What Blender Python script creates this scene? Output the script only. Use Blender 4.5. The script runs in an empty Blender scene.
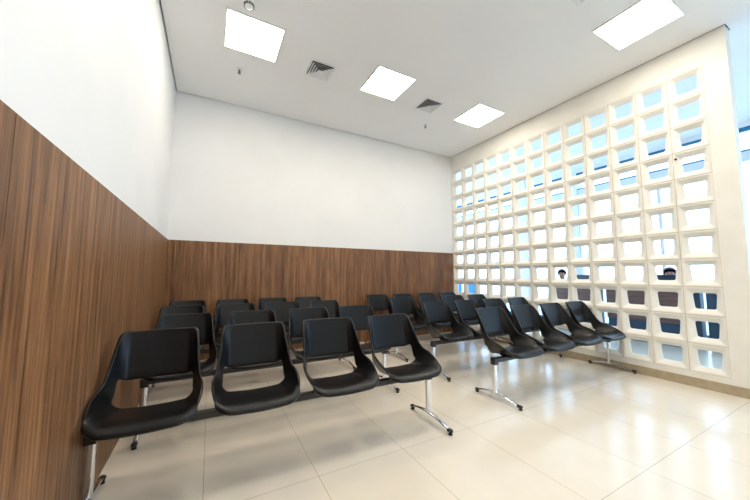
import bpy, bmesh, math, random
from mathutils import Vector, Matrix

random.seed(7)
SC = bpy.context.scene
C = SC.collection

# ------------------------------------------------------------------ place
XL, XR, YB, YF = -0.548, 4.692, 5.06, -3.6      # room faces
H = 3.858                                        # ceiling height
WAINS = 1.688                                    # top of the wood panelling
XG = 8.0                                         # glazed front beyond the screen
YH = 9.6                                         # far end of the hall beyond the screen
SCREEN_END = 0.885

# ------------------------------------------------------------------ helpers
def obj(name, bm, mat=None, parent=None, smooth=False, loc=None):
    me = bpy.data.meshes.new(name)
    bm.normal_update()
    bm.to_mesh(me); bm.free()
    o = bpy.data.objects.new(name, me)
    C.objects.link(o)
    for m in (mat if isinstance(mat, (list, tuple)) else [mat]):
        if m: me.materials.append(m)
    if smooth:
        for p in me.polygons: p.use_smooth = True
    if parent: o.parent = parent
    if loc: o.location = loc
    return o

def bake(o):
    """turn an object's modifiers into plain mesh data"""
    dg = bpy.context.evaluated_depsgraph_get()
    me = bpy.data.meshes.new_from_object(o.evaluated_get(dg))
    o.modifiers.clear()
    me.name = o.name
    o.data = me
    return o

def smooth_by_angle(o, deg=35):
    me = o.data
    for p in me.polygons: p.use_smooth = True
    bm = bmesh.new(); bm.from_mesh(me)
    for e in bm.edges:
        if len(e.link_faces) == 2 and e.calc_face_angle(0) > math.radians(deg): e.smooth = False
    bm.to_mesh(me); bm.free()
    return o

def add_box(bm, x0, x1, y0, y1, z0, z1, mi=0):
    vs = [bm.verts.new(p) for p in ((x0,y0,z0),(x1,y0,z0),(x1,y1,z0),(x0,y1,z0),(x0,y0,z1),(x1,y0,z1),(x1,y1,z1),(x0,y1,z1))]
    for f in ((0,3,2,1),(4,5,6,7),(0,1,5,4),(1,2,6,5),(2,3,7,6),(3,0,4,7)):
        bm.faces.new([vs[i] for i in f]).material_index = mi
    return vs

def box(x0, x1, y0, y1, z0, z1, bevel=0):
    bm = bmesh.new(); add_box(bm, x0, x1, y0, y1, z0, z1)
    if bevel:
        bmesh.ops.bevel(bm, geom=bm.edges[:], offset=bevel, segments=3, profile=.7, affect='EDGES')
    return bm

def add_loft(bm, rings, cap=True):
    """closed rings of equal count joined in order"""
    rv = [[bm.verts.new(p) for p in r] for r in rings]
    n = len(rv[0])
    for a, b in zip(rv, rv[1:]):
        for i in range(n):
            bm.faces.new((a[i], a[(i+1) % n], b[(i+1) % n], b[i]))
    if cap:
        bm.faces.new(list(reversed(rv[0]))); bm.faces.new(rv[-1])

def add_lathe(bm, prof, cx, cy, n=24):
    """profile of (radius, z) about a vertical axis"""
    rings = [[(cx + r*math.cos(2*math.pi*i/n), cy + r*math.sin(2*math.pi*i/n), z) for i in range(n)] for r, z in prof]
    add_loft(bm, rings)

def thing(name, label, cat, loc=(0,0,0), group=None, rz=0):
    o = bpy.data.objects.new(name, None); C.objects.link(o)
    o.empty_display_size = .1
    o.location = loc; o.rotation_euler = (0, 0, rz)
    return tag(o, label, cat, group)

def tag(o, label, cat, group=None):
    o['label'] = label; o['category'] = cat
    if group: o['group'] = group
    return o

def struct(name, bm, mat, parent=None, smooth=False):
    o = obj(name, bm, mat, parent, smooth)
    o['kind'] = 'structure'
    return o

def copy_tree(o, parent=None):
    c = o.copy(); C.objects.link(c)
    if parent: c.parent = parent
    for ch in list(o.children): copy_tree(ch, c)
    return c

# ------------------------------------------------------------------ materials
def mat(name, col, rough=.5, metal=0, spec=.5, emit=None, estr=0):
    m = bpy.data.materials.new(name); m.use_nodes = True
    b = m.node_tree.nodes['Principled BSDF']
    b.inputs['Base Color'].default_value = (*col, 1)
    b.inputs['Roughness'].default_value = rough
    b.inputs['Metallic'].default_value = metal
    b.inputs['Specular IOR Level'].default_value = spec
    if emit:
        b.inputs['Emission Color'].default_value = (*emit, 1)
        b.inputs['Emission Strength'].default_value = estr
    return m

def nodes(m):
    nt = m.node_tree
    return nt, nt.nodes, nt.links, nt.nodes['Principled BSDF']

def noisy(m, c1, c2, scale=3, detail=4, mapping=None, bump=0, bscale=None, lo=.35, hi=.65, rough=None):
    """two tones mixed by noise in object coordinates, optional bump and roughness range"""
    nt, N, L, b = nodes(m)
    tc = N.new('ShaderNodeTexCoord'); src = tc.outputs['Object']
    mp = N.new('ShaderNodeMapping'); L.new(src, mp.inputs['Vector'])
    if mapping: mp.inputs['Scale'].default_value = mapping
    no = N.new('ShaderNodeTexNoise'); no.inputs['Scale'].default_value = scale; no.inputs['Detail'].default_value = detail
    L.new(mp.outputs['Vector'], no.inputs['Vector'])
    rp = N.new('ShaderNodeValToRGB')
    rp.color_ramp.elements[0].position = lo; rp.color_ramp.elements[0].color = (*c1, 1)
    rp.color_ramp.elements[1].position = hi; rp.color_ramp.elements[1].color = (*c2, 1)
    L.new(no.outputs['Fac'], rp.inputs['Fac']); L.new(rp.outputs['Color'], b.inputs['Base Color'])
    if bump:
        n2 = N.new('ShaderNodeTexNoise'); n2.inputs['Scale'].default_value = bscale or scale*4; n2.inputs['Detail'].default_value = 3
        L.new(src, n2.inputs['Vector'])
        bp = N.new('ShaderNodeBump'); bp.inputs['Strength'].default_value = bump; bp.inputs['Distance'].default_value = .002
        L.new(n2.outputs['Fac'], bp.inputs['Height']); L.new(bp.outputs['Normal'], b.inputs['Normal'])
    if rough:
        mr = N.new('ShaderNodeMapRange'); mr.inputs['To Min'].default_value = rough[0]; mr.inputs['To Max'].default_value = rough[1]
        L.new(no.outputs['Fac'], mr.inputs['Value']); L.new(mr.outputs['Result'], b.inputs['Roughness'])
    return m

M_wall = noisy(mat('white_paint', (.8,.8,.79), .65), (.80,.80,.795), (.83,.83,.825), 1.5, bump=.08, bscale=120)
M_ceil = noisy(mat('ceiling_paint', (.78,.78,.78), .8), (.87,.87,.87), (.89,.89,.89), 1.2)
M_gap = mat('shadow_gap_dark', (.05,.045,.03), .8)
M_screen = noisy(mat('cast_block_paint', (.8,.77,.68), .6), (.82,.80,.73), (.86,.84,.78), 5, bump=.12, bscale=60)
M_mortar = mat('block_joint', (.58,.50,.36), .9)
M_base = noisy(mat('beige_stone', (.45,.37,.25), .4), (.40,.325,.215), (.47,.39,.275), 14)
M_black = noisy(mat('black_leatherette', (.012,.012,.013), .38, spec=.30), (.003,.0032,.004), (.005,.0055,.0065), 25, rough=(.26,.36))
M_pad = noisy(mat('black_leatherette_pad', (.014,.014,.015), .42, spec=.26), (.0065,.006,.0055), (.010,.009,.008), 18, rough=(.31,.40))
M_steel_black = mat('black_coated_steel', (.012,.012,.014), .35)
M_chrome = mat('polished_chrome', (.78,.78,.80), .09, 1)
M_rubber = mat('black_plastic', (.012,.012,.013), .45)
M_white_metal = mat('white_enamel', (.80,.80,.80), .35)
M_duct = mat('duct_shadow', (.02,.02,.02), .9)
M_louver = mat('grey_louver', (.80,.81,.83), .45)
M_lamp = mat('lamp_diffuser', (.9,.9,.9), .5, emit=(1,.91,.77), estr=18.5)
M_lampframe = mat('lamp_frame_white', (.82,.82,.80), .45)
M_brass = mat('sprinkler_metal', (.30,.28,.25), .35, .8)
M_hallwall = noisy(mat('hall_white_paint', (.82,.83,.84), .7), (.80,.81,.82), (.84,.85,.86), 1.5)
M_blueframe = mat('blue_window_frame', (.015,.17,.34), .4)
M_whiteframe = mat('white_window_frame', (.72,.78,.84), .4)
M_navy = mat('navy_laminate', (.010,.035,.075), .45)
M_bluepanel = mat('blue_partition', (.02,.24,.62), .5)
M_ground = noisy(mat('pale_paving', (.55,.55,.53), .9), (.50,.50,.48), (.6,.6,.58), 2)
M_screenblack = mat('monitor_black', (.006,.022,.040), .35)

def wood_mat(name, dark, mid, light, rough, axis_scale):
    m = mat(name, mid, rough)
    nt, N, L, b = nodes(m)
    tc = N.new('ShaderNodeTexCoord')
    def noise(scale_vec, sc, det, rg=.6):
        mp = N.new('ShaderNodeMapping'); mp.inputs['Scale'].default_value = scale_vec
        L.new(tc.outputs['Object'], mp.inputs['Vector'])
        n = N.new('ShaderNodeTexNoise'); n.inputs['Scale'].default_value = sc; n.inputs['Detail'].default_value = det
        n.inputs['Roughness'].default_value = rg
        L.new(mp.outputs['Vector'], n.inputs['Vector'])
        return n
    broad = noise(axis_scale, 30, 3)
    fine = noise(axis_scale, 85, 5, .7)
    fl = noise((axis_scale[0]*1.0, axis_scale[1]*1.0, axis_scale[2]*2.5), 4, 2)
    add = N.new('ShaderNodeMath'); add.operation = 'MULTIPLY_ADD'; add.inputs[1].default_value = .44
    L.new(broad.outputs['Fac'], add.inputs[0])
    mul = N.new('ShaderNodeMath'); mul.operation = 'MULTIPLY'; mul.inputs[1].default_value = .40
    L.new(fine.outputs['Fac'], mul.inputs[0]); L.new(mul.outputs[0], add.inputs[2])
    add2 = N.new('ShaderNodeMath'); add2.operation = 'MULTIPLY_ADD'; add2.inputs[1].default_value = .16
    L.new(fl.outputs['Fac'], add2.inputs[0]); L.new(add.outputs[0], add2.inputs[2])
    rp = N.new('ShaderNodeValToRGB'); cr = rp.color_ramp
    cr.elements[0].position = .39; cr.elements[0].color = (*dark, 1)
    cr.elements[1].position = .61; cr.elements[1].color = (*light, 1)
    e = cr.elements.new(.49); e.color = (*mid, 1)
    L.new(add2.outputs[0], rp.inputs['Fac']); L.new(rp.outputs['Color'], b.inputs['Base Color'])
    return m
M_wood = wood_mat('walnut_veneer', (.080,.032,.011), (.19,.085,.032), (.33,.160,.066), .5, (1,1,.035))
M_desk = wood_mat('brown_counter_wood', (.055,.026,.020), (.10,.050,.040), (.15,.08,.065), .45, (.05,.05,1))

def floor_mat(name):
    m = mat(name, (.7,.66,.58), .14, spec=.8)
    nt, N, L, b = nodes(m)
    tc = N.new('ShaderNodeTexCoord')
    br = N.new('ShaderNodeTexBrick')
    br.offset = 0; br.inputs['Scale'].default_value = 1
    br.inputs['Brick Width'].default_value = .605; br.inputs['Row Height'].default_value = .905
    br.inputs['Mortar Size'].default_value = .0018; br.inputs['Mortar Smooth'].default_value = .1; br.inputs['Bias'].default_value = 0
    br.inputs['Color1'].default_value = (.74,.67,.56,1); br.inputs['Color2'].default_value = (.76,.69,.58,1)
    br.inputs['Mortar'].default_value = (.42,.36,.27,1)
    mp = N.new('ShaderNodeMapping'); mp.inputs['Location'].default_value = (-.015, -.04, 0)
    L.new(tc.outputs['Object'], mp.inputs['Vector']); L.new(mp.outputs['Vector'], br.inputs['Vector'])
    no = N.new('ShaderNodeTexNoise'); no.inputs['Scale'].default_value = 4; no.inputs['Detail'].default_value = 5
    L.new(tc.outputs['Object'], no.inputs['Vector'])
    mr = N.new('ShaderNodeMapRange'); mr.inputs['To Min'].default_value = .94; mr.inputs['To Max'].default_value = 1.06
    L.new(no.outputs['Fac'], mr.inputs['Value'])
    mx = N.new('ShaderNodeVectorMath'); mx.operation = 'SCALE'
    L.new(br.outputs['Color'], mx.inputs[0]); L.new(mr.outputs['Result'], mx.inputs['Scale'])
    L.new(mx.outputs['Vector'], b.inputs['Base Color'])
    m2 = N.new('ShaderNodeMapRange'); m2.inputs['To Min'].default_value = .14; m2.inputs['To Max'].default_value = .24
    L.new(no.outputs['Fac'], m2.inputs['Value']); L.new(m2.outputs['Result'], b.inputs['Roughness'])
    return m
M_floor = floor_mat('porcelain_tiles')

def glass_mat():
    m = bpy.data.materials.new('window_glass'); m.use_nodes = True
    nt = m.node_tree; N = nt.nodes; L = nt.links; N.clear()
    out = N.new('ShaderNodeOutputMaterial'); mx = N.new('ShaderNodeMixShader')
    tr = N.new('ShaderNodeBsdfTransparent'); tr.inputs['Color'].default_value = (.93,.97,.98,1)
    gl = N.new('ShaderNodeBsdfGlossy'); gl.inputs['Roughness'].default_value = .02
    mx.inputs['Fac'].default_value = .05
    L.new(tr.outputs[0], mx.inputs[1]); L.new(gl.outputs[0], mx.inputs[2])
    L.new(mx.outputs[0], out.inputs['Surface'])
    return m
M_glass = glass_mat()

# ------------------------------------------------------------------ setting
struct('floor', box(XL-.2, XG+.25, YF-.2, YH+.2, -.12, 0), M_floor)
GAP = .014
bm = bmesh.new()                                   # ceiling stops short of the walls: a shadow gap runs round it
add_box(bm, XL+GAP, XR-GAP, YF, YB-GAP, H, H+.05)
add_box(bm, XR-GAP, XG, YF, SCREEN_END-.01, H, H+.05)
add_box(bm, XR+.15+GAP, XG, SCREEN_END-.01, YH, H, H+.05)
struct('ceiling', bm, M_ceil)
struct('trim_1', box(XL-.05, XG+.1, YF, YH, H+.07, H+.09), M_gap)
struct('wall_left', box(XL-.15, XL, YF-.2, YB+.2, 0, H+.07), M_wall)
struct('wall_back', box(XL, XR+.10, YB, YB+.15, 0, H+.07), M_wall)
struct('wall_front', box(XL-.15, XG+.2, YF-.15, YF, 0, H+.07), M_wall)
bm = bmesh.new()
add_box(bm, XR+.10, XG+.2, YH, YH+.15, 3.4, H+.07); add_box(bm, XR+.10, XR+.3, YH, YH+.15, 0, 3.4); add_box(bm, XG-.1, XG+.2, YH, YH+.15, 0, 3.4)
struct('wall_far', bm, M_hallwall)

# wood panelling, thin boards on both walls, the left one in two lengths
bm = box(XL+.0005, XL+.012, YF+.01, 1.2885, .0, WAINS, .0015)
add2 = box(XL+.0005, XL+.012, 1.2925, YB-.0125, .0, WAINS, .0015)
me = bpy.data.meshes.new('tmp'); add2.to_mesh(me); add2.free(); bm.from_mesh(me); bpy.data.meshes.remove(me)
struct('trim_2', bm, M_wood)
struct('trim_3', box(XL+.0125, XR-.0005, YB-.012, YB-.0005, .0, WAINS, .0015), M_wood)

# ------------------------------------------------------------------ breeze-block screen on the right
PITCH_Y = (YB - .022 - 1.068) / 13
PITCH_Z = .3075
Z0 = .158
Y0 = 1.068
TH = .14
wr = bmesh.new()
ZT = Z0 + 11*PITCH_Z
add_box(wr, XR, XR+TH, SCREEN_END, YB, 0, Z0)                   # sill course
add_box(wr, XR, XR+TH, SCREEN_END, YB, ZT, H+.004)              # plastered head
add_box(wr, XR, XR+TH, SCREEN_END, Y0, Z0, ZT)                  # plastered jamb
add_box(wr, XR, XR+TH, Y0+13*PITCH_Y, YB, Z0, ZT)
struct('wall_right', wr, M_screen)

def rrect(w_top, w_bot, h, r, n=4):
    """rounded trapezoid centred on 0,0 as (a, b) points, 4*(n+1) of them"""
    pts = []
    for cx, cz, a0 in ((w_top/2-r, h/2-r, 0), (-w_top/2+r, h/2-r, 90), (-w_bot/2+r, -h/2+r, 180), (w_bot/2-r, -h/2+r, 270)):
        for i in range(n+1):
            a = math.radians(a0 + 90*i/n)
            pts.append((cx + r*math.cos(a), cz + r*math.sin(a)))
    return pts
bs = bmesh.new()
J = .0028                                                       # half joint
for i in range(13):
    for k in range(11):
        cy = Y0 + (i+.5)*PITCH_Y; cz = Z0 + (k+.5)*PITCH_Z
        wy, wz = PITCH_Y/2 - J, PITCH_Z/2 - J
        a, b = 2*wy, 2*wz
        prof = [(.004, rrect(a, a, b, .002)), (0, rrect(a-.006, a-.006, b-.006, .003)),
                (0, rrect(a-.030, a-.030, b-.030, .014)), (.004, rrect(a-.040, a-.040, b-.040, .016)),
                (.040, rrect(.196, .176, .182, .022)), (.046, rrect(.187, .166, .172, .022)),
                (.056, rrect(.187, .166, .172, .022)),
                (.094, rrect(.255, .250, .250, .02)), (.10, rrect(a, a, b, .002))]
        rings = []
        for d, pts in prof:
            rings.append([bs.verts.new((XR + d, cy - p[0], cz + p[1])) for p in pts])
        n = len(rings[0])
        for r1, r2 in zip(rings, rings[1:]):
            for q in range(n):
                f = bs.faces.new((r1[q], r2[q], r2[(q+1) % n], r1[(q+1) % n])); f.smooth = False
        # outer edge back to the joint bed
# joint bed: strips just behind the block faces
for i in range(14):
    y = Y0 + i*PITCH_Y
    add_box(bs, XR+.0045, XR+.098, max(y-.004, Y0), min(y+.004, Y0+13*PITCH_Y), Z0, ZT, 1)
for k in range(12):
    z = Z0 + k*PITCH_Z
    add_box(bs, XR+.0046, XR+.0979, Y0, Y0+13*PITCH_Y, max(z-.004, Z0), min(z+.004, ZT), 1)
scr = struct('breeze_block_screen', bs, [M_screen, M_mortar], parent=bpy.data.objects['wall_right'])
smooth_by_angle(scr, 40)
struct('baseboard_right', box(XR-.012, XR-.0005, SCREEN_END, YB-.013, 0, .098, .002), M_base)

b1 = bmesh.new()
for r0 in ([(.013,0),(.013,.006),(.009,.014),(.003,.016)],):
    add_lathe(b1, r0, 0, 0, 16)
bmesh.ops.rotate(b1, verts=b1.verts, cent=(0,0,0), matrix=Matrix.Rotation(-math.pi/2, 3, 'Y'))
o = obj('wall_fitting', b1, M_rubber, None, True, (XR-.0002, 1.346, 2.545))
tag(o, 'small round black fitting on a joint of the white block screen', 'fitting')

# ------------------------------------------------------------------ the hall beyond: glazed front
gw = bmesh.new()
add_box(gw, XG, XG+.2, YF, YH, 3.77, H+.07)
add_box(gw, XG, XG+.2, 4.16, 4.26, 0, 3.77)
add_box(gw, XG, XG+.2, YF, YH, 0, .06)
struct('wall_glazed', gw, M_hallwall)
def window(n, y0, y1, step):
    fr = bmesh.new()
    add_box(fr, XG+.02, XG+.10, y0, y1, 3.705, 3.77)            # head
    add_box(fr, XG+.03, XG+.09, y0, y1, 3.345, 3.374)           # transom
    add_box(fr, XG+.02, XG+.10, y0, y1, .06, .12)
    w = struct('window_%d' % n, fr, M_blueframe)
    m = bmesh.new()
    add_box(m, XG+.025, XG+.095, y0, y1, 3.18, 3.345)
    k = max(1, round((y1-y0)/step))
    for i in range(k+1):
        y = y0 + (y1-y0)*i/k
        add_box(m, XG+.03, XG+.09, max(y-.025, y0), min(y+.025, y1), .12, 3.18)
    struct('window_mullions', m, M_whiteframe, parent=w)
    g = bmesh.new(); add_box(g, XG+.055, XG+.063, y0, y1, .12, 3.705)
    struct('window_pane', g, M_glass, parent=w)
window(1, YF, 4.16, 1.5)
window(2, 4.26, YH, 1.4)
fr = bmesh.new()
for a in ((XR+.3, XG-.1, 3.34, 3.40), (XR+.3, XG-.1, 0, .06), (XR+.3, XR+.35, .06, 3.34), (XG-.15, XG-.1, .06, 3.34), (6.05, 6.10, .06, 3.34)):
    add_box(fr, a[0], a[1], YH+.03, YH+.10, a[2], a[3])
w = struct('window_3', fr, M_whiteframe)
g = bmesh.new(); add_box(g, XR+.35, 6.05, YH+.06, YH+.068, .06, 3.34); add_box(g, 6.10, XG-.15, YH+.06, YH+.068, .06, 3.34)
struct('window_pane', g, M_glass, parent=w)
struct('trim_4', box(6.90, 7.16, 4.82, 5.08, 0, H), M_hallwall)   # square pillar in the hall
struct('ground_outside', box(XG+.25, 60, -40, 60, -.2, -.1), M_ground)

# ------------------------------------------------------------------ ceiling fittings
def lamp_panel():
    t = thing('ceiling_light', '', 'ceiling light', group='square panel lights on the ceiling')
    f = bmesh.new(); s, w = .295, .018
    for a in ((-s,s,-s,-s+w),(-s,s,s-w,s),(-s,-s+w,-s+w,s-w),(s-w,s,-s+w,s-w)):
        add_box(f, a[0], a[1], a[2], a[3], -.010, -.0002)
    obj('lamp_frame', f, M_lampframe, t)
    obj('diffuser', box(-s+w, s-w, -s+w, s-w, -.006, -.0003), M_lamp, t)
    return t
lamp0 = lamp_panel()
LX = (.32, 2.065, 3.845)
labels = {(0,0): 'bright square ceiling light nearest the left wall, beside the round smoke detector',
          (1,0): 'bright square ceiling light between the two square air vents in mid-ceiling',
          (2,0): 'bright square ceiling light in the back right corner, smallest in view, near the block screen',
          (2,1): 'bright square ceiling light at top right, largest along the block screen',
          (0,1): 'unseen square ceiling light added above the camera by the left wall', (1,1): 'unseen square ceiling light added above the camera in mid-ceiling',
          (0,2): 'unseen square ceiling light added behind the camera by the left wall', (1,2): 'unseen square ceiling light added behind the camera in mid-ceiling',
          (2,2): 'unseen square ceiling light added behind the camera on the side of the hall'}
first = True
for j, y in enumerate((3.465, 1.315, -1.0)):  # panels above and behind the camera are unseen, added to light the room
    for i, x in enumerate(LX):
        o = lamp0 if first else copy_tree(lamp0); first = False
        o.location = (x, y, H); o['label'] = labels[(i, j)]

def air_vent():
    t = thing('air_vent', '', 'air vent', group='square air vents on the ceiling')
    f = bmesh.new(); s = .165
    def ring(bm, s0, z0, s1, z1, th=.004):
        a = [(-1,-1),(1,-1),(1,1),(-1,1)]
        o0 = [bm.verts.new((p[0]*s0, p[1]*s0, z0)) for p in a]; o1 = [bm.verts.new((p[0]*s1, p[1]*s1, z1)) for p in a]
        i0 = [bm.verts.new((p[0]*(s0-th), p[1]*(s0-th), z0)) for p in a]; i1 = [bm.verts.new((p[0]*(s1-th), p[1]*(s1-th), z1)) for p in a]
        for k in range(4):
            q = (k+1) % 4
            bm.faces.new((o0[k],o0[q],o1[q],o1[k])); bm.faces.new((i0[q],i0[k],i1[k],i1[q]))
            bm.faces.new((o0[q],o0[k],i0[k],i0[q])); bm.faces.new((o1[k],o1[q],i1[q],i1[k]))
    for a in ((-s,s,-s,-.14),(-s,s,.14,s),(-s,-.14,-.14,.14),(.14,s,-.14,.14)):
        add_box(f, a[0], a[1], a[2], a[3], -.006, -.0002)
    obj('vent_frame', f, M_white_metal, t)
    obj('vent_shade_plate', box(-.14, .14, -.14, .14, -.0015, -.0003), M_duct, t)  # dark plate stands in for the shade inside the duct
    for k in range(4):
        b2 = bmesh.new(); s0 = .136 - k*.031
        ring(b2, s0-.024, -.003, s0, -.024)
        obj('louver', b2, M_louver, t)
    obj('vent_centre', box(-.020, .020, -.020, .020, -.024, -.014), M_louver, t)
    return t
vent0 = air_vent()
for n, (x, y, lb) in enumerate(((1.15, 3.635, 'square louvred air vent on the ceiling between the left and middle panel lights'),
        (2.91, 3.61, 'square louvred air vent on the ceiling between the middle light and the back corner light'),
        (2.91, 1.33, 'square louvred air vent cut by the top edge of the picture'))):
    o = vent0 if n == 0 else copy_tree(vent0)
    o.location = (x, y, H); o['label'] = lb

def sprinkler():
    t = thing('sprinkler', '', 'sprinkler', group='fire sprinklers on the ceiling')
    b1 = bmesh.new(); add_lathe(b1, [(.036,-.0003),(.036,-.004),(.018,-.012),(.012,-.012)], 0, 0, 20)
    obj('escutcheon', b1, M_white_metal, t)
    b2 = bmesh.new(); add_lathe(b2, [(.011,-.010),(.011,-.028),(.006,-.032),(.006,-.05)], 0, 0, 14)
    add_box(b2, -.014, -.010, -.004, .004, -.056, -.026); add_box(b2, .010, .014, -.004, .004, -.056, -.026)
    obj('sprinkler_body', b2, M_brass, t)
    b3 = bmesh.new(); add_lathe(b3, [(.004,-.05),(.021,-.056),(.021,-.059),(.004,-.062)], 0, 0, 16)
    obj('deflector', b3, M_brass, t)
    return t
sp0 = sprinkler()
for n, (x, y, lb) in enumerate(((.222, 4.115, 'small pendant fire sprinkler behind the leftmost ceiling light, by the left wall'),
        (3.237, 4.12, 'small pendant fire sprinkler near the back wall beyond the right-hand vent'))):
    o = sp0 if n == 0 else copy_tree(sp0)
    o.location = (x, y, H); o['label'] = lb

t = thing('smoke_detector', 'round white smoke detector with dark slots on the ceiling above the leftmost light', 'smoke detector', (.226, 3.02, H))
b1 = bmesh.new(); add_lathe(b1, [(.052,-.0003),(.052,-.012),(.048,-.016)], 0, 0, 28); obj('detector_base', b1, M_white_metal, t)
b1 = bmesh.new(); add_lathe(b1, [(.047,-.016),(.046,-.030),(.038,-.042),(.020,-.047),(.004,-.048)], 0, 0, 28); obj('detector_cap', b1, M_white_metal, t, True)
b1 = bmesh.new()
for k in range(12):
    a = 2*math.pi*k/12
    v = add_box(b1, -.008, .008, .036, .0485, -.038, -.020)
    bmesh.ops.rotate(b1, verts=v, cent=(0,0,0), matrix=Matrix.Rotation(a, 3, 'Z'))
obj('detector_slot', b1, M_duct, t)

# ------------------------------------------------------------------ bench with four moulded chairs
# stations along the shell, from seat lip to top of the back: centre (y, z), half pad width, rim (x, y, z); y is forward
ST = [(.214,.424,.166,.205,.168,.452), (.226,.434,.173,.222,.172,.464), (.208,.445,.178,.241,.160,.482), (.125,.442,.181,.257,.112,.511),
      (.020,.429,.179,.264,.045,.541), (-.075,.417,.175,.260,-.012,.562), (-.145,.412,.172,.252,-.050,.572), (-.190,.428,.171,.246,-.072,.582),
      (-.208,.468,.170,.242,-.088,.596), (-.220,.516,.168,.238,-.104,.616), (-.231,.560,.166,.234,-.124,.644), (-.254,.646,.164,.227,-.162,.702),
      (-.277,.732,.162,.221,-.202,.764), (-.295,.797,.159,.216,-.238,.812), (-.304,.832,.155,.209,-.266,.837), (-.307,.845,.146,.192,-.284,.846)]
PU = .56
def station(v):
    v = max(0., min(len(ST)-1.0001, v)); i = int(v); f = v - i
    g = lambda j: ST[max(0, min(len(ST)-1, j))]
    p0, p1, p2, p3 = g(i-1), g(i), g(i+1), g(i+2)
    return [.5*((2*b)+(-a+c)*f+(2*a-5*b+4*c-d)*f*f+(-a+3*b-3*c+d)*f*f*f) for a, b, c, d in zip(p0, p1, p2, p3)]
def surf(u, v):
    cy, cz, hp, tx, ty, tz = station(v)
    s = 1 if u >= 0 else -1; a = abs(u)
    if a <= PU:
        x = hp*a/PU; k = (a/PU)**2
        return Vector((s*x, cy + .012*k*(1 if v > 7 else .2), cz + (.010*k if v < 7 else 0)))
    t = (a-PU)/(1-PU)
    c = Vector((hp, cy + .012*(1 if v > 7 else .2), cz + (.010 if v < 7 else 0))); tip = Vector((tx, ty, tz))
    p = c.lerp(tip, t)
    bulge = math.sin(math.pi*t)
    p.x += .012*bulge
    return Vector((s*p.x, p.y, p.z))
def normal(u, v):
    e = .02
    a = surf(u+e, v) - surf(u-e, v); b = surf(u, v+e) - surf(u, v-e)
    n = a.cross(b); n.normalize()
    return n                                        # points to the sitter's side

US = [-1, -.93, -.82, -.70, -PU, -.42, -.28, -.14, 0, .14, .28, .42, PU, .70, .82, .93, 1]
bm = bmesh.new()
V = [[bm.verts.new(surf(u, v)) for u in US] for v in range(len(ST))]
for i in range(len(ST)-1):
    for j in range(len(US)-1):
        uc = abs((US[j]+US[j+1])/2)
        if 6 <= i < 10 and uc < .66: continue     # the opening behind the seat
        bm.faces.new((V[i][j], V[i][j+1], V[i+1][j+1], V[i+1][j]))
bmesh.ops.delete(bm, geom=[v for v in bm.verts if not v.link_faces], context='VERTS')
cl = bm.edges.layers.float.new('crease_edge')
for i in range(1, len(ST)-2):
    for j in (4, 12):
        if V[i][j].is_valid and V[i+1][j].is_valid:
            e = bm.edges.get((V[i][j], V[i+1][j]))
            if e: e[cl] = 1
shell = obj('seat_shell', bm, M_black, None, True)
md = shell.modifiers.new('s', 'SOLIDIFY'); md.thickness = .018; md.offset = -1; md.use_even_offset = False
md = shell.modifiers.new('b', 'SUBSURF'); md.levels = 2; md.render_levels = 2
bake(shell)
for p in shell.data.polygons: p.use_smooth = True

def pad(name, v0, v1, u1, lift, nu=10, nv=10, puff=.006, parent=None):
    bm = bmesh.new(); top = []; bot = []
    for i in range(nv+1):
        rt, rb = [], []
        for j in range(nu+1):
            u = -u1 + 2*u1*j/nu; v = v0 + (v1-v0)*i/nv
            p = surf(u, v); n = normal(u, v)
            b = (1-(abs(u)/u1)**4)*(1-abs(2*i/nv-1)**4)
            rt.append(bm.verts.new(p + n*(lift + puff*b))); rb.append(bm.verts.new(p + n*.0005))
        top.append(rt); bot.append(rb)
    for i in range(nv):
        for j in range(nu):
            bm.faces.new((top[i][j], top[i][j+1], top[i+1][j+1], top[i+1][j]))
            bm.faces.new((bot[i][j], bot[i+1][j], bot[i+1][j+1], bot[i][j+1]))
    for i in range(nv):
        bm.faces.new((top[i][0], top[i+1][0], bot[i+1][0], bot[i][0])); bm.faces.new((top[i+1][nu], top[i][nu], bot[i][nu], bot[i+1][nu]))
    for j in range(nu):
        bm.faces.new((top[0][j+1], top[0][j], bot[0][j], bot[0][j+1])); bm.faces.new((top[nv][j], top[nv][j+1], bot[nv][j+1], bot[nv][j]))
    o = obj(name, bm, M_pad, parent, True)
    md = o.modifiers.new('b', 'SUBSURF'); md.levels = 1; md.render_levels = 1
    bake(o)
    for p in o.data.polygons: p.use_smooth = True
    return o
pad('seat_cushion', 1.2, 5.95, PU*.935, .011, puff=.009, parent=shell)
pad('back_cushion', 10.05, 14.3, PU*.93, .014, puff=.010, parent=shell)

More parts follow.
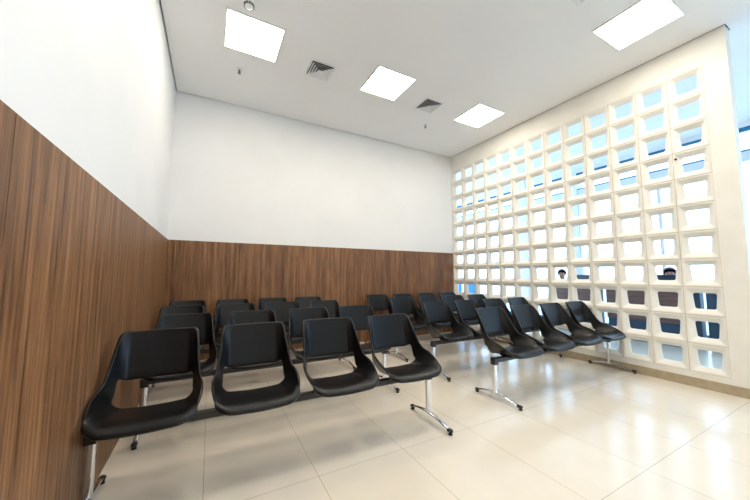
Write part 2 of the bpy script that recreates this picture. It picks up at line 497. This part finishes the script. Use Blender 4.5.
LEG = 1.08
SEATP = .559
def leg_parts(parent, x):
    bm = bmesh.new()                                # upright: rounded flat tube
    hw, hd, r = .022, .015, .009
    sec = []
    for cx, cy, a0 in ((hw-r, hd-r, 0), (-hw+r, hd-r, 90), (-hw+r, -hd+r, 180), (hw-r, -hd+r, 270)):
        for i in range(5):
            a = math.radians(a0+90*i/4); sec.append((cx+r*math.cos(a), cy+r*math.sin(a)))
    add_loft(bm, [[(x+a, b, z) for a, b in sec] for z in (.062, .10, .25, .352)])
    lg = obj('leg', bm, M_chrome, parent); smooth_by_angle(lg, 40)
    bm = bmesh.new()                                # arched foot bar along y
    rings = []
    y0, y1 = -.235, .275
    for i in range(17):
        f = i/16; y = y0 + (y1-y0)*f
        fc = (y - 0)/(y1 if y > 0 else -y0)
        z = .062 - .036*abs(fc)**1.8
        w = .020 - .006*abs(fc); h = .011 - .003*abs(fc)
        rings.append([(x + w*math.cos(2*math.pi*q/14), y, z + h*math.sin(2*math.pi*q/14)) for q in range(14)])
    add_loft(bm, rings)
    obj('foot_bar', bm, M_chrome, lg, True)
    for y, s in ((y0, -1), (y1, 1)):
        bm = bmesh.new()
        add_loft(bm, [[(x + r*math.cos(2*math.pi*q/16), y + s*dy, .0275 + r*.72*math.sin(2*math.pi*q/16)) for q in range(16)]
                      for r, dy in ((.012,-.03),(.0185,-.026),(.020,-.005),(.018,.008),(.010,.014))])
        add_lathe(bm, [(.006,.02),(.006,.008),(.016,.007),(.017,.0003)], x, y-s*.004, 16)
        o = obj('foot_cap', bm, M_rubber, lg); smooth_by_angle(o, 40)
    bm = box(x-.026, x+.026, -.028, .028, .330, .393, .005)
    obj('leg_bracket', bm, M_steel_black, lg)
    return lg

def make_bench():
    t = thing('beam_bench', '', 'bench', group='four-seat black benches in rows')
    obj('beam', box(-LEG-.010, LEG+.010, -.026, .026, .352, .390, .004), M_steel_black, t)
    leg_parts(t, -LEG); leg_parts(t, LEG)
    for k in range(4):
        x = (k-1.5)*SEATP
        s = shell if k == 0 else copy_tree(shell)
        s.parent = t; s.location = (x, 0, 0)
        b = bmesh.new(); add_box(b, x-.09, x+.09, -.06, .09, .388, .402)
        obj('seat_bracket', b, M_steel_black, t)
    return t
bench0 = make_bench()
ROWS = [(2.13, 'front row'), (3.00, 'second row'), (3.875, 'third row'), (4.665, 'rearmost row')]
XSHIFT = {('L',0): .572, ('L',1): .665, ('L',2): .580, ('L',3): .585, ('R',0): 3.568, ('R',1): 3.52, ('R',2): 3.545, ('R',3): 3.545}
BL = {('L',0): 'black four-seat bench nearest the camera, its left end against the wood-panelled wall',
      ('L',1): 'black four-seat bench directly behind the nearest one, second row along the wood-panelled wall',
      ('L',2): 'black four-seat bench in the third row on the wood-panelled wall side',
      ('L',3): 'black four-seat bench in the rearmost row, in the corner of the wood-panelled walls',
      ('R',0): 'black four-seat bench in the front row across the aisle, reaching the block screen',
      ('R',1): 'black four-seat bench in the second row beside the white block screen',
      ('R',2): 'black four-seat bench in the third row on the block screen side',
      ('R',3): 'black four-seat bench in the rearmost row on the right, beside the block screen'}
first = True
for j, (y, _) in enumerate(ROWS):
    for s in 'LR':
        o = bench0 if first else copy_tree(bench0); first = False
        o.location = (XSHIFT[(s, j)], y, 0); o.rotation_euler = (0, 0, math.pi - (.020 if (s, j) == ('L', 0) else 0))   # chairs face the camera side (-y)
        o['label'] = BL[(s, j)]

# ------------------------------------------------------------------ hall furniture seen through the screen
def counter(y0, y1, label):
    t = thing('reception_counter', label, 'counter', (7.10, (y0+y1)/2, 0), 'wooden counters in the hall')
    h = (y1-y0)/2
    obj('plinth', box(-.08, -.03, -h+.02, h-.02, 0, .38), M_navy, t)
    obj('front_panel', box(-.10, -.06, -h, h, .38, 1.05, .004), M_desk, t)
    obj('counter_top', box(-.12, .13, -h-.01, h+.01, 1.05, 1.075, .004), M_desk, t)
    for s in (-1, 1):
        obj('side_panel', box(-.06, .11, s*h-.02*(s > 0), s*h+.02*(s < 0), 0, 1.05), M_desk, t)
    return t
counter(3.335, 4.22, 'brown wooden counter seen through the block screen, the farther of the two')
counter(2.063, 3.19, 'brown wooden counter seen through the block screen, the longer one nearer the open end')
def cabinet(y0, y1, label):
    t = thing('navy_cabinet', label, 'cabinet', (7.20, (y0+y1)/2, 0), 'dark blue cabinets in the hall')
    h = (y1-y0)/2
    obj('cabinet_body', box(-.09, .09, -h, h, .04, 1.00, .004), M_navy, t)
    obj('cabinet_plinth', box(-.07, .07, -h+.01, h-.01, 0, .04), M_rubber, t)
    obj('cabinet_top', box(-.10, .10, -h, h, 1.00, 1.02), M_navy, t)
cabinet(1.89, 2.015, 'narrow dark blue cabinet seen through the screen beside the long counter')
cabinet(1.35, 1.818, 'dark blue cabinet seen through the rightmost holes of the screen')
t = thing('blue_partition', 'low bright blue partition seen through the far left holes of the screen', 'partition', (6.8, 6.9, 0))
for y in (-.32, .32):
    obj('partition_panel', box(-.02, .02, y-.22, y+.22, .08, 1.02, .004), M_bluepanel, t)
obj('partition_rail', box(-.012, .012, -.55, .55, .45, .49), M_whiteframe, t)
for y in (-.54, .54):
    obj('partition_post', box(-.025, .025, y-.02, y+.02, 0, 1.04), M_whiteframe, t)

def laptop(x, y, label, rz, w=.19, tilt=18):
    t = thing('laptop', label, 'laptop', (x, y, 1.075), 'laptops on the counters', rz)
    obj('keyboard_base', box(-.005, .10, -w, w, .0005, .014, .003), M_screenblack, t)
    b = box(-.006, .004, -w, w, 0, .135, .003)
    bmesh.ops.rotate(b, verts=b.verts, cent=(0,0,0), matrix=Matrix.Rotation(math.radians(-tilt*.4), 3, 'Y'))
    bmesh.ops.translate(b, vec=(-.002,0,.010), verts=b.verts)
    obj('laptop_lid', b, M_screenblack, t)
laptop(7.08, 2.308, 'open dark laptop on the long counter, in front of a person with dark hair', 0)
laptop(7.10, 3.647, 'open dark laptop turned aside on the farther counter, seen through the screen', -.35, .17)

M_skin = mat('skin', (.42,.22,.15), .5)
M_hair = mat('dark_hair', (.008,.008,.012), .5)
M_shirt = mat('navy_shirt', (.010,.035,.09), .7)
M_trouser = mat('dark_trousers', (.015,.016,.022), .8)

def skin_mesh(name, verts, edges, radii, material, parent, root=0, sub=2):
    me = bpy.data.meshes.new(name); me.from_pydata(verts, edges, [])
    o = bpy.data.objects.new(name, me); C.objects.link(o)
    m = o.modifiers.new('skin', 'SKIN'); m.use_smooth_shade = True
    for i, r in enumerate(radii): me.skin_vertices[0].data[i].radius = r if isinstance(r, tuple) else (r, r)
    me.skin_vertices[0].data[root].use_root = True
    m = o.modifiers.new('sub', 'SUBSURF'); m.levels = sub; m.render_levels = sub
    bake(o); o.data.materials.clear(); o.data.materials.append(material)
    for p in o.data.polygons: p.use_smooth = True
    o.parent = parent
    return o

def seated_person(x, y, label, rz):
    """seated behind a counter facing -x, forearms resting in front; origin at the floor below the seat"""
    t = thing('person', label, 'person', (x, y, .03), 'people behind the counters', rz)
    Vv = [(0,0,.62),(-.01,0,.74),(-.02,0,.88),(-.02,0,1.00),(-.03,0,1.08),(-.05,0,1.155),(-.055,0,1.21),(-.052,0,1.255)]   # spine, neck, head
    R = [(.15,.12),(.145,.10),(.16,.11),(.13,.09),(.052,.055),(.066,.082),(.076,.096),(.058,.070)]
    E = [(i, i+1) for i in range(7)]
    for s in (-1, 1):
        b = len(Vv)
        Vv += [(-.02,s*.17,.995),(-.06,s*.215,.82),(-.27,s*.12,1.045)]; R += [.055,.042,.030]
        E += [(3,b),(b,b+1),(b+1,b+2)]
        w = b+2; p = len(Vv); Vv.append((-.325,s*.10,1.068)); R.append((.030,.016)); E.append((w,p))
        for k in range(4):
            q = len(Vv); yy = s*(.128-.019*k); L = (.030,.036,.038,.032)[3-k]
            Vv += [(-.345-L,yy,1.072),(-.36-1.6*L,yy,1.062)]; R += [.009,.0075]; E += [(p,q),(q,q+1)]
        q = len(Vv); Vv += [(-.32,s*.055,1.068),(-.35,s*.045,1.062)]; R += [.010,.009]; E += [(p,q),(q,q+1)]
        q = len(Vv); Vv += [(-.02,s*.10,.58),(-.36,s*.11,.56),(-.32,s*.11,.12),(-.40,s*.12,.045)]; R += [.09,.062,.042,.038]
        E += [(0,q),(q,q+1),(q+1,q+2),(q+2,q+3)]
    skin_mesh('body', Vv, E, R, M_skin, t)
    # nose and ears
    f = bmesh.new()
    add_loft(f, [[(-.145,-.006,1.225),(-.145,.006,1.225),(-.125,.006,1.225),(-.125,-.006,1.225)],
                 [(-.166,-.013,1.188),(-.166,.013,1.188),(-.125,.013,1.185),(-.125,-.013,1.185)]])
    obj('nose', f, M_skin, t, True)
    for s in (-1, 1):
        f = bmesh.new(); bmesh.ops.create_uvsphere(f, u_segments=12, v_segments=8, radius=.5)
        bmesh.ops.scale(f, vec=(.035,.018,.06), verts=f.verts); bmesh.ops.translate(f, vec=(-.05,s*.082,1.205), verts=f.verts)
        obj('ear', f, M_skin, t, True)
        f = bmesh.new(); bmesh.ops.create_uvsphere(f, u_segments=10, v_segments=8, radius=.010)
        bmesh.ops.translate(f, vec=(-.132,s*.030,1.222), verts=f.verts); obj('eye', f, M_hair, t, True)
    # hair: cap over the skull
    f = bmesh.new(); bmesh.ops.create_uvsphere(f, u_segments=24, v_segments=16, radius=1)
    bmesh.ops.delete(f, geom=[v for v in f.verts if v.co.z < -.45 or (v.co.x < -.35 and v.co.z < .42)], context='VERTS')
    bmesh.ops.scale(f, vec=(.108,.092,.105), verts=f.verts); bmesh.ops.translate(f, vec=(-.047,0,1.232), verts=f.verts)
    h = obj('hair', f, M_hair, t, True)
    md = h.modifiers.new('s', 'SOLIDIFY'); md.thickness = .012; bake(h)
    # shirt follows torso and upper arms
    Vs = [(0,0,.60),(-.01,0,.74),(-.02,0,.88),(-.02,0,1.005),(-.028,0,1.055)]; Rs = [(.165,.135),(.16,.115),(.175,.125),(.14,.10),(.06,.06)]
    Es = [(0,1),(1,2),(2,3),(3,4)]
    for s in (-1, 1):
        b = len(Vs); Vs += [(-.02,s*.172,.998),(-.06,s*.215,.825),(-.19,s*.155,.965)]; Rs += [.068,.055,.044]; Es += [(3,b),(b,b+1),(b+1,b+2)]
    skin_mesh('shirt', Vs, Es, Rs, M_shirt, t)
    Vt = [(0,0,.60)]; Rt = [(.165,.13)]; Et = []
    for s in (-1, 1):
        q = len(Vt); Vt += [(-.02,s*.10,.58),(-.36,s*.11,.56),(-.32,s*.11,.14)]; Rt += [.10,.074,.055]; Et += [(0,q),(q,q+1),(q+1,q+2)]
    skin_mesh('trousers', Vt, Et, Rt, M_trouser, t)
    return t
def stool(x, y, label):
    t = thing('office_stool', label, 'stool', (x, y, 0), 'stools behind the counters')
    b = bmesh.new(); add_lathe(b, [(.15,.45),(.17,.465),(.17,.495),(.15,.518)], 0, 0, 28); obj('stool_seat', b, M_rubber, t)
    b = bmesh.new(); add_lathe(b, [(.025,.03),(.025,.45)], 0, 0, 14); obj('stool_post', b, M_chrome, t)
    b = bmesh.new(); add_lathe(b, [(.17,0.0003),(.17,.012),(.03,.03)], 0, 0, 28); obj('stool_base', b, M_chrome, t)
# two people behind the counters
seated_person(7.64, 4.40, 'person in navy seated behind the farther counter, seen through the screen', .35)
seated_person(7.64, 2.40, 'person with dark hair seated behind the long counter, head above a dark laptop', .25)
stool(7.65, 4.40, 'low stool under the person behind the farther counter')
stool(7.65, 2.40, 'low stool under the person behind the long counter')

# ------------------------------------------------------------------ daylight
w = bpy.data.worlds.new('World'); SC.world = w; w.use_nodes = True
bg = w.node_tree.nodes['Background']
bg.inputs['Color'].default_value = (.47, .70, 1.0, 1)
bg.inputs['Strength'].default_value = 4.8

# ------------------------------------------------------------------ camera
f_px, pitch, roll, yaw = 303.25, .083, .002, .496
fw = Vector((math.sin(yaw)*math.cos(pitch), math.cos(yaw)*math.cos(pitch), math.sin(pitch)))
rt = Vector((math.cos(yaw), -math.sin(yaw), 0))
up = rt.cross(fw)
r2 = rt*math.cos(roll) + up*math.sin(roll)
u2 = up*math.cos(roll) - rt*math.sin(roll)
cam = bpy.data.cameras.new('Camera'); co = bpy.data.objects.new('Camera', cam); C.objects.link(co)
cam.sensor_width = 36; cam.sensor_fit = 'HORIZONTAL'; cam.lens = f_px/750*36; cam.clip_start = .02
mw = Matrix((( r2.x, u2.x, -fw.x, 0), (r2.y, u2.y, -fw.y, 0), (r2.z, u2.z, -fw.z, 1.2), (0,0,0,1)))
co.matrix_world = mw
SC.camera = co
SC.view_settings.view_transform = 'Standard'; SC.view_settings.look = 'None'
SC.view_settings.exposure = .17; SC.view_settings.gamma = 1; SC.view_settings.use_curve_mapping = False
SC.cycles.max_bounces = 10; SC.cycles.diffuse_bounces = 6; SC.cycles.glossy_bounces = 4; SC.cycles.transparent_max_bounces = 8
SC.cycles.sample_clamp_indirect = 8
